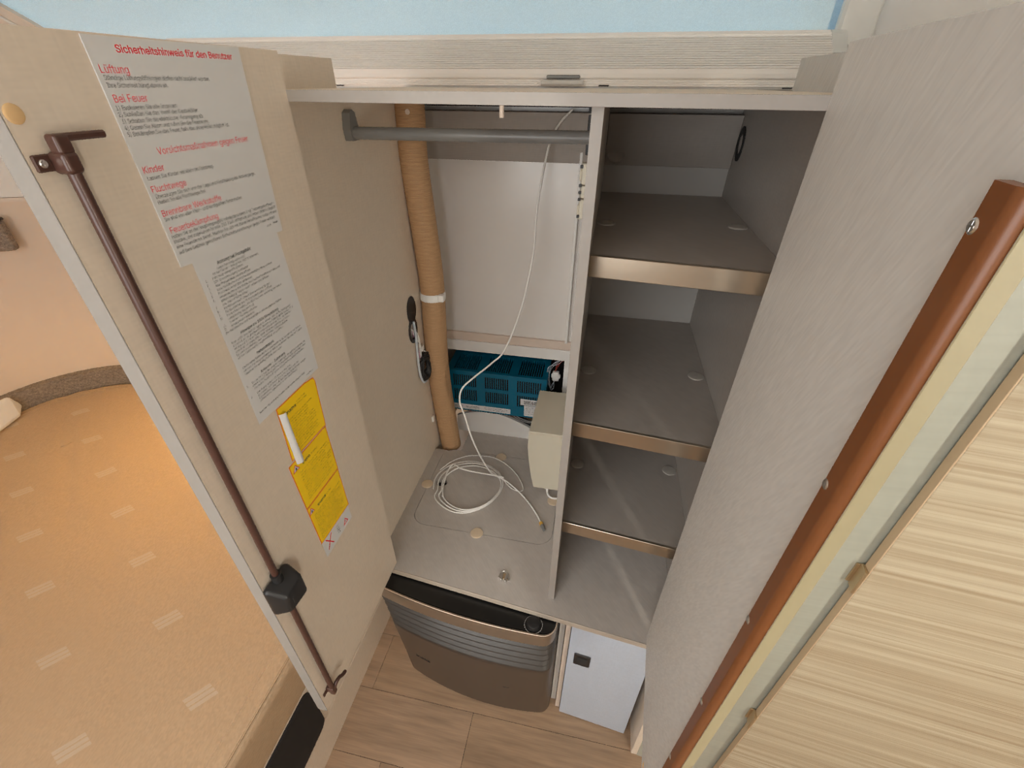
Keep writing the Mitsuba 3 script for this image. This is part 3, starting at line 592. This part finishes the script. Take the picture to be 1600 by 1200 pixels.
# ---------------------------------------------------------------- papers and stickers on the left door
def ondoor(m, y, z, x=0.): return place(m, (LX+x, y, z), (0, 1, 0), (0, 0, 1), (1, 0, 0))
def sheet(pts, th=.0004, wav=0.):
    return ondoor(ext(Polygon(pts), 0, th), 0, 0, .0002)
def lines(L, th, x): return cat(*[ondoor(text(s, y1-y0, h, th, b), y0, z, x) for s, y0, y1, z, h, b in L])
N1 = thing('safety_notice', 'white paper with red headings at the top of the open left door', 'notice')
put(N1+'__sheet', sheet([(-.8690, 1.1552), (-.6725, 1.1565), (-.6845, .9410), (-.8661, .9478)], .0012), 'm_paper')
hd = [('Sicherheitshinweis für den Benutzer', -.8401, -.6885, 1.1436, .0058, True), ('Lüftung', -.8639, -.835, 1.1275, .0063, False), ('Bei Feuer', -.8625, -.8263, 1.1047, .0063, False), ('Vorsichtsmaßnahmen gegen Feuer', -.8386, -.7019, 1.0583, .0063, False),
      ('Kinder', -.8632, -.8383, 1.0437, .0063, False), ('Fluchtwege', -.8629, -.8184, 1.0255, .0063, False), ('Brennbare Werkstoffe', -.8624, -.7771, 1.0016, .0063, False), ('Feuerbekämpfung', -.8612, -.791, .9838, .0063, False)]
bd = [('Ständige Lüftungsöffnungen dürfen nicht blockiert werden.', -.8633, -.7353, 1.1222), ('Ihre Sicherheit hängt davon ab.', -.8634, -.7963, 1.1163), ('1) Evakuieren Sie alle Insassen', -.8641, -.794, 1.0984), ('2) Schließen Sie das Ventil der Gasbehälter.', -.8646, -.7667, 1.0931),
      ('3) Schalten Sie die elektrische Versorgung ab.', -.8639, -.7625, 1.0875), ('4) Geben Sie Alarm und rufen Sie die Feuerwehr.', -.8639, -.7567, 1.0820), ('5) Bekämpfen Sie das Feuer, falls das ohne Risiko möglich ist.', -.8637, -.727, 1.0766), ('Lassen Sie Kinder nie allein im Fahrzeug.', -.8622, -.7721, 1.0372),
      ('Überzeugen Sie sich von der Lage und Handhabung der Notausgänge.', -.8615, -.7072, 1.0194), ('Halten Sie alle Fluchtwege frei.', -.8616, -.7953, 1.0140), ('Sie sind von allen Heiz- und Kochgeräten fernzuhalten.', -.8624, -.7426, .9966), ('Halten Sie an der Haupteingangstür mindestens einen 1 kg Trockenpulverfeuer-', -.8621, -.6874, .9784),
      ('löscher, der zugelassen ist oder ISO 7165 entspricht und neben dem Kochgerät', -.8621, -.6862, .9731), ('eine Feuerdecke bereit. Machen Sie sich mit Ihrem Feuerlöscher sowie mit den', -.8617, -.6865, .9672), ('auf dem Gelände getroffenen Sicherheitsvorkehrungen gegen Feuer vertraut.', -.8613, -.692, .9609)]
for h_ in hd: put(N1+'__red_heading', lines([h_], .0001, .0014), 'm_ink_red')
put(N1+'__black_print', lines([(s, a, b, z, .0038, False) for s, a, b, z in bd]+[('05/2020', -.713, -.705, .9535, .0022, False), ('Deutsch', -.700, -.690, .9545, .0022, True)], .0001, .0014), 'm_ink_black', label='black small print')
N2 = thing('frost_notice', 'second white paper with dense black text below the red-headed one', 'notice')
put(N2+'__sheet', sheet([(-.8500, .9480), (-.6965, .9440), (-.6895, .800), (-.6905, .7065), (-.8475, .7045), (-.8478, .80)], .0003), 'm_paper')
B2 = [('Achtung bei Frostgefahr', -.8164, -.7551, .9344, .0040, True), ('(wenn Fahrzeug unbeheizt)', -.8197, -.7693, .9290, .0030, False), ('ist das Wasser - Anlage wie folgt zu entleeren:', -.8282, -.7453, .9247, .003, False)]
nums = ['Fahrzeug waagrecht stellen', '12V Stromversorgung zuschalten', 'Alle Wasserablassventile öffnen', 'Verschlußdeckel im Frischwasserbehälter herausziehen', 'Frischwasserbehälter entleeren', 'Hebelmischer in der Küche und Dusche/Toilettenraum ganz auf', "Mittelstellung \"warm-kalt\" stellen und öffnen", 'Alle Wasserhähne öffnen', 'Handbrause nach oben in Duschstellung hängen', 'Pumpendeckel des Frischwasserbehälters öffnen', 'Pumpe hochhalten, bis die Frischwasserleitung zur Pumpe', 'vollständig entleert ist', 'Thermen-Gasteile entleeren', 'Abwasserhahn entleeren']
zl = np.linspace(.9200, .8556, len(nums))
for s_, z in zip(nums, zl): B2.append((s_, -.8312, -.8312+min(.122, .00205*len(s_)), z, .003, False))
for n_, i in zip('1 2 3 4 5 6 7 8 9 10 11 12'.split(), (0, 1, 2, 3, 4, 5, 7, 8, 9, 10, 12, 13)): B2.append((n_+'.', -.8425, -.8395 if len(n_) < 2 else -.838, zl[i], .003, False))
B2 += [('Die Hebelmischer und Wasserhähne müssen geöffnet bleiben', -.8427, -.7273, .8506, .003, False), ('Hinweise zur 230V Einspeisung', -.8203, -.7403, .8400, .0038, True)]
pa = ['Beim 230V Anschluß ist darauf zu achten, daß die Zuführung nach', 'Vorschrift nur an geerdeter CEE Steckdose, Kabellänge bis zu max. 25 m', 'mit drei mal 2,5 qmm Querschnitt. Höchstlast als 10 A. Vor dem An-', 'schluß ist der ungeprüfte, keine Sicherung zulässig zu trennen.', 'Es wird empfohlen, den Fehlerstrom Schutzschalter', 'unter Gebrauch regelmäßig zu prüfen.']
for s_, z, w in zip(pa, np.linspace(.8345, .8113, 6), (.128, .132, .125, .12, .112, .100)): B2.append((s_, -.8399, -.8399+w, z, .003, False))
B2.append(('Reifenluftdruck', -.8066, -.7682, .8006, .0038, True))
for s_, z, w in zip(['Ein korrekter Reifendruck ist entscheidend für Sicherheit und Fahrt-', 'komfort. Die vorgeschriebenen Werte entnehmen Sie bitte der Tabelle', 'Überprüfen Sie regelmäßig den Reifendruck. Danke'], (.7949, .7898, .7846), (.134, .136, .0815)): B2.append((s_, -.8384, -.8384+w, z, .003, False))
B2.append(('Antenne - Zuleitung', -.8116, -.7549, .7722, .0038, True))
for s_, z, w in zip(['Bei der Fahrt muß die Antenne eingezogen und gesichert werden. Die', 'Kabel in der Zuleitung dürfen nicht geknickt oder gequetscht sein', 'Vor jeder Zuleitung Spannung und Polarität überprüfen'], (.7668, .762, .7570), (.129, .128, .122)): B2.append((s_, -.8331, -.8331+w, z, .003, False))
for s_, z, w in zip(['Die Warmwasser-Therme ist frostfrei', 'zu halten. Schäden durch Frost sind von der', 'Gewährleistung z.B. bei Heizungsbetrieb ausge-', 'schlossen. Hinweise in der Anleitung'], (.7485, .7437, .7387, .734), (.080, .100, .118, .09)): B2.append((s_, -.8308, -.8308+w, z, .003, False))
B2 += [('Beachten Sie auch alle Hinweise in der Bedienungsanleitung', -.8397, -.7263, .7184, .003, False), ('05/2020', -.722, -.705, .7115, .0022, False), ('1.', -.8435, -.8405, .7668, .003, False), ('2.', -.843, -.840, .7485, .003, False)]
for za, zb_ in ((1, .8435), (.8435, .8045), (.8045, .776), (.776, .73), (.73, 0)): put(N2+'__black_paragraph', lines([l_ for l_ in B2 if zb_ <= l_[3] < za], .0001, .0005), 'm_ink_black')
# yellow stickers
def ysticker(key, label, quad, brand, sub, body, tri=None, curl=False, lift=.0003):
    k = thing(key, label, 'sticker', 'yellow heater stickers'); P = Polygon(quad)
    put(k+'__border', ondoor(ext(P, 0, .0003), 0, 0, lift), 'm_orange', label='orange border')
    put(k+'__sheet', ondoor(ext(P.buffer(-.0018, join_style=2), 0, .0002), 0, 0, lift+.0003), 'm_yellow')
    s_, y0, y1, z, h = brand
    put(k+'__brand', ondoor(text(s_, y1-y0, h, .0001, True), y0, z, lift+.0005), 'm_ink_black', label='black lettering')
    put(k+'__print', cat(lines(sub, .0001, lift+.0005), lines(body, .0001, lift+.0005)), 'm_ink_yellow')
    if tri:
        t0 = Polygon(tri); put(k+'__warning_triangle', ondoor(ext(t0, 0, .0001), 0, 0, lift+.0005), 'm_ink_red', label='red triangle')
        put(k+'__warning_triangle__white_field', ondoor(ext(t0.buffer(-.0014, join_style=2), 0, .0001), 0, 0, lift+.0006), 'm_paper')
        c = np.array(t0.centroid.coords[0]); put(k+'__warning_triangle__flame', ondoor(ext(Polygon([(c[0]-.0012, c[1]-.0025), (c[0]+.0012, c[1]-.0025), (c[0]+.0017, c[1]), (c[0]+.0002, c[1]+.0035), (c[0]-.0004, c[1]+.001), (c[0]-.0016, c[1]+.0005)]), 0, .0001), 0, 0, lift+.0007), 'm_ink_black')
    return k
def body(y0, y1, z0, z1, n, seed):
    g = random.Random(seed); w = ['Achtung', 'Gerät', 'nur', 'mit', 'Flüssiggas', 'betreiben', 'vor', 'Inbetriebnahme', 'die', 'Gebrauchsanweisung', 'beachten', 'Warnung', 'Abgas', 'Heizung', 'während', 'der', 'Fahrt', 'Sicherheit', 'Prüfung', 'gas', 'only', 'before', 'use', 'read', 'manual']
    return [(' '.join(g.choice(w) for _ in range(7 if (y1-y0) > .07 else 5)), y0, y1-g.choice([0, 0, .004, .015]), z, min(.0024, .62*abs(z0-z1)/max(1, n-1)), False) for z in np.linspace(z0, z1, n)]
ya = ysticker('warning_sticker', 'topmost yellow heater sticker with a peeling white left edge', [(-.8095, .7030), (-.735, .7035), (-.7105, .6995), (-.7070, .6909), (-.7128, .5965), (-.8150, .5990)], ('truma', -.7946, -.7682, .6805, .0060),
              [('S 3004 / S 5004', -.7643, -.7397, .686, .0026, False), ('Heizung / Heater', -.764, -.737, .681, .0026, False)], body(-.797, -.728, .668, .606, 13, 1))
cv = []
for i, z in enumerate(np.linspace(.6925, .586, 14)):
    f_ = np.clip((z-.60)/.03, 0, 1)
    for a in np.linspace(0, 1, 9): cv.append((LX+.0012+.006*math.sin(math.pi*a*.9), -.8093-.001*math.sin(9*z)+(.0135+.002*(1-f_))*a, z))
cv = np.array(cv); F = []
for i in range(13):
    for j_ in range(8): a = i*9+j_; F += [(a, a+9, a+10), (a, a+10, a+1)]
F = np.array(F); put(ya+'__peeled_edge', trimesh.Trimesh(np.vstack([cv, cv+np.array([.0004, 0, 0])]), np.vstack([F, F[:, ::-1]+len(cv)]), process=False), 'm_paper', True, 'curled white backing edge')
ysticker('warning_sticker', 'middle yellow heater sticker between the peeling one and the lowest one', [(-.8266, .5955), (-.7146, .5955), (-.7147, .4870), (-.8225, .4875)], ('truma', -.7959, -.7738, .5745, .0060), [('Therme', -.7715, -.752, .5745, .004, False)], body(-.808, -.720, .564, .500, 12, 2),
         [(-.8222, .5757), (-.8131, .5895), (-.8040, .5757)], lift=.0002)
ysticker('warning_sticker', 'lowest yellow heater sticker just above the white pictogram label', [(-.8225, .4868), (-.7155, .4862), (-.7147, .3816), (-.8182, .3840)], ('truma', -.7952, -.7688, .4665, .0060), [('Boiler', -.766, -.750, .4670, .004, False)], body(-.810, -.722, .457, .392, 14, 3),
         [(-.8212, .4685), (-.8128, .4820), (-.8050, .4685)], lift=.0002)
k = tag(thing('pictogram_label', '', 'sticker'), 'small white label with red cross and triangle under the yellow stickers', 'sticker')
put(k+'__sheet', ondoor(ext(Polygon([(-.8172, .3836), (-.7185, .3812), (-.7170, .3425), (-.8160, .3400)]), 0, .0003), 0, 0, .0002), 'm_paper')
xr = [ondoor(ext(LineString([(-.8055, .3785), (-.787, .3505)]).buffer(.0012), 0, .0001), 0, 0, .0005), ondoor(ext(LineString([(-.8055, .3505), (-.787, .3785)]).buffer(.0012), 0, .0001), 0, 0, .0006)]
put(k+'__red_cross', cat(*xr), 'm_ink_red', label='red cross')
tr = Polygon([(-.7475, .3500), (-.7380, .3650), (-.7285, .3500)]); put(k+'__red_triangle', ondoor(ext(tr.difference(tr.buffer(-.002, join_style=2)), 0, .0001), 0, 0, .0005), 'm_ink_red', label='red triangle')
put(k+'__black_print', lines([('?', -.7392, -.7370, .3525, .005, True), ('1 mm', -.770, -.760, .371, .003, True), ('2 x', -.769, -.761, .3645, .003, True), ('230', -.769, -.760, .358, .003, True), ('A 4', -.768, -.761, .3515, .003, True)], .0001, .0005), 'm_ink_black')

# ---------------------------------------------------------------- the bed left of the wardrobe
zm, zb = -.115, -.275
def bedpoly(d=0):
    x0, x1, y0, y1, R_ = -2.0-d, -.1473, -2.3, .17+d, .40+d
    P = [(x1, y0), (x1, y1)]+[(x0+R_+R_*math.cos(a), y1-R_+R_*math.sin(a)) for a in np.linspace(math.pi/2, math.pi, 24)]+[(x0, y0)]
    return Polygon(P)
def ring(poly, n=420):
    e = LineString(poly.exterior.coords); return np.array([e.interpolate(i/n, normalized=True).coords[0] for i in range(n)])
def mattress():
    base = bedpoly().buffer(-.012).buffer(.012); lv = [(base.buffer(-.004), zb), (base, zb+.012), (base, zm-.035)]
    for a in np.linspace(.2, 1.45, 7): lv.append((base.buffer(-.032*(1-math.cos(a))), zm-.032+.032*math.sin(a)))
    lv += [(base.buffer(-.040), zm), (base.buffer(-.052), zm)]
    n = 420; V = [np.column_stack([ring(p, n), np.full(n, z)]) for p, z in lv]; F = []
    for i in range(len(lv)-1):
        for j in range(n): a, b = i*n+j, i*n+(j+1) % n; F += [(a, b, b+n), (a, b+n, a+n)]
    V = np.vstack(V); inner = lv[-1][0]; b0 = (len(lv)-1)*n
    g = np.array([(x, y) for x in np.arange(-2, -.1, .022) for y in np.arange(-2.3, .2, .022)]); shp = inner.buffer(-.014)
    from shapely import contains_xy
    g = g[contains_xy(shp, g[:, 0], g[:, 1])]
    d = Delaunay(np.vstack([V[b0:, :2], g])); V = np.vstack([V, np.column_stack([g, np.full(len(g), zm)])])
    ff = d.simplices; P2 = V[b0:, :2]; a, b, c = P2[ff[:, 0]], P2[ff[:, 1]], P2[ff[:, 2]]
    cr_ = (b[:, 0]-a[:, 0])*(c[:, 1]-a[:, 1])-(b[:, 1]-a[:, 1])*(c[:, 0]-a[:, 0]); ff = np.where((cr_ < 0)[:, None], ff[:, ::-1], ff)
    ff = ff[np.abs(cr_) > 1e-12]; F = np.vstack([np.array(F), ff+b0])
    top = V[:, 2] > zm-.02; x, y = V[:, 0], V[:, 1]
    dz = .010*(meshkit.fbm(np.column_stack([x*2.2, y*2.2, 0*x]), 3, 4)-.5)
    q = (x+1.15)*.62+(y+.60)*.78; dz -= .007*np.exp(-(q/.022)**2)*np.exp(-((x+1.55)/.55)**2); dz -= .003*np.exp(-((q-.10)/.03)**2)
    V[:, 2] += np.where(top, dz, 0)
    return trimesh.Trimesh(V, F, process=False)
t = thing('bed', 'bed with peach quilted mattress on a black and beige base at the left', 'bed')
put(t+'__mattress', mattress(), 'm_mattress', 60, 'peach mattress with small pale striped motifs')
put(t+'__bed_box', ext(sbox(-1.99, -2.3, -.1485, .16), -.498, zb-.001), 'm_decor', label='beige bed box')
bk = rrect(-2.3, -.498, -.846, zb-.003, .028)
put(t+'__side_cover', place(ext(bk, 0, .006), (-.1484, 0, 0), (0, 1, 0), (0, 0, 1), (1, 0, 0)), 'm_bedblack', label='black fabric cover with rounded corners on the bed side')
put(t+'__plinth', ext(sbox(-1.99, -2.3, -.1470, .16), FLOOR, -.4985), 'm_decor', label='beige plinth')
# padded strip round the corner, wall panels above
def curvewall(d0, d1, z0, z1, prof=None):
    o, i = bedpoly(d1), bedpoly(d0); m = o.difference(i); m = m.intersection(sbox(-2.6, -2.29, -.1475, .6)); return ext(m, z0, z1)
bl_ = curvewall(.001, .042, zm-.03, -.042); put_b = put('bolster_strip', bl_, 'm_bolster', 40); tag(put_b, 'grey-brown heather padded strip curving round the bed corner', 'padding')
struct('wall_corner', curvewall(.0425, .05, -.10, .726), 'm_wall_peach', 40)
struct('trim_1', curvewall(.030, .05, .7265, .741), 'm_wall', 40)
struct('wall_upper', curvewall(.028, .05, .743, 1.18), 'm_white', 40)
t = thing('wall_pocket', 'small grey-brown fabric pocket on the wall over the bed corner, cut by the left edge', 'pocket')
def oncorner(m, o, tx): return place(m, o, tx, (-tx[1], tx[0], 0), (0, 0, 1))
put(t+'__pouch', oncorner(rb(.0, -.012, .556, .12, .028, .668, .010), (-1.797, .100, 0), (-.867, -.498, 0)), 'm_bolster', 30)
put(t+'__lid', oncorner(cb(-.001, -.012, .6685, .121, .029, .679, .003), (-1.797, .100, 0), (-.867, -.498, 0)), 'm_black')
t = thing('wall_switch', 'small black switch on the white panel at the left edge of the photo', 'switch')
put(t+'__plate', oncorner(rb(.0, -.012, .931, .08, .010, .985, .004), (-1.650, .158, 0), (-.989, -.149, 0)), 'm_black', 30)
t = thing('cushion', 'corner of a pale cushion on the bed at the left edge of the photo', 'cushion')
ic = trimesh.creation.icosphere(subdivisions=2, radius=.014).vertices
put(t+'__cover', hull(np.vstack([ic+np.array(p) for p in [(-1.955, -.235, zm+.018), (-1.925, -.19, zm+.018), (-1.965, -.15, zm+.03), (-1.98, -.6, zm+.03), (-1.80, -.6, zm+.018), (-1.955, -.21, zm+.055), (-1.965, -.165, zm+.072), (-1.98, -.6, zm+.1), (-1.82, -.6, zm+.05)]])), 'm_white', 40)
# warm reading lamps over the bed: one hidden behind the open left door, one beyond the picture's left edge
def lamp(x, y, z, rad, wall, label):
    t = thing('reading_lamp', label, 'lamp')
    put(t+'__shade', place(lathe([(0, 0), (.03, 0), (.05, .07), (.048, .07), (.028, .003), (0, .003)], 30), (x, y, z), (1, 0, 0), (0, -1, 0), (0, 0, -1)), 'm_white', 30)
    sp = trimesh.creation.icosphere(subdivisions=2, radius=.026); sp.apply_translation((x, y, z-.045))
    scene[t+'__bulb'] = {**mikit.ply(sp, 'm_white', True), 'emitter': {'type': 'area', 'radiance': {'type': 'rgb', 'value': list(rad)}}}
    put(t+'__arm', tube([wall, (x, y, z)], .007), 'm_alu')
lamp(-.87, .02, .56, LAMP, (-.87, .155, .58), 'warm reading lamp over the bed behind the open left door')
lamp(-1.90, -.72, .30, [c*.03 for c in LAMP], (-2.0, -.72, .32), 'warm reading lamp on the far left wall')

# ---------------------------------------------------------------- the cabinet right of the wardrobe
C_ = thing('side_cabinet', 'neighbouring cabinet with white frame and pale wood-grain door at the right', 'cabinet')
put(C_+'__frame', front(cb(.822, -.045, FLOOR, 2.2, .0, 1.13, .001), 0), 'm_whitepanel', label='white front frame')
dr_ = put(C_+'__door', front(cb(1.026, -.0665, FLOOR+.05, 1.85, -.0495, 1.10, .0008), 0), 'm_woodpanel', label='pale wood-grain door')
put(dr_+'__edge_strip', front(cb(1.0235, -.0668, FLOOR+.05, 1.0258, -.0493, 1.10, .0006), 0), 'm_wood_edge', label='brown-beige door edge')
for z in (.425, -.165):
    hm = cat(place(tube([(0, 0, -.029), (0, 0, .029)], .0032, 14), (1.0205, -.0665, z), (1, 0, 0), (0, 1, 0), (0, 0, 1)), cb(1.0185, -.066, z-.028, 1.0233, -.0485, z+.028, .0008), cb(1.0135, -.0485, z-.024, 1.0233, -.0455, z+.024, .0006))
    put(dr_+'__hinge', front(hm, 0), 'm_brass', 30, 'small brass hinge')
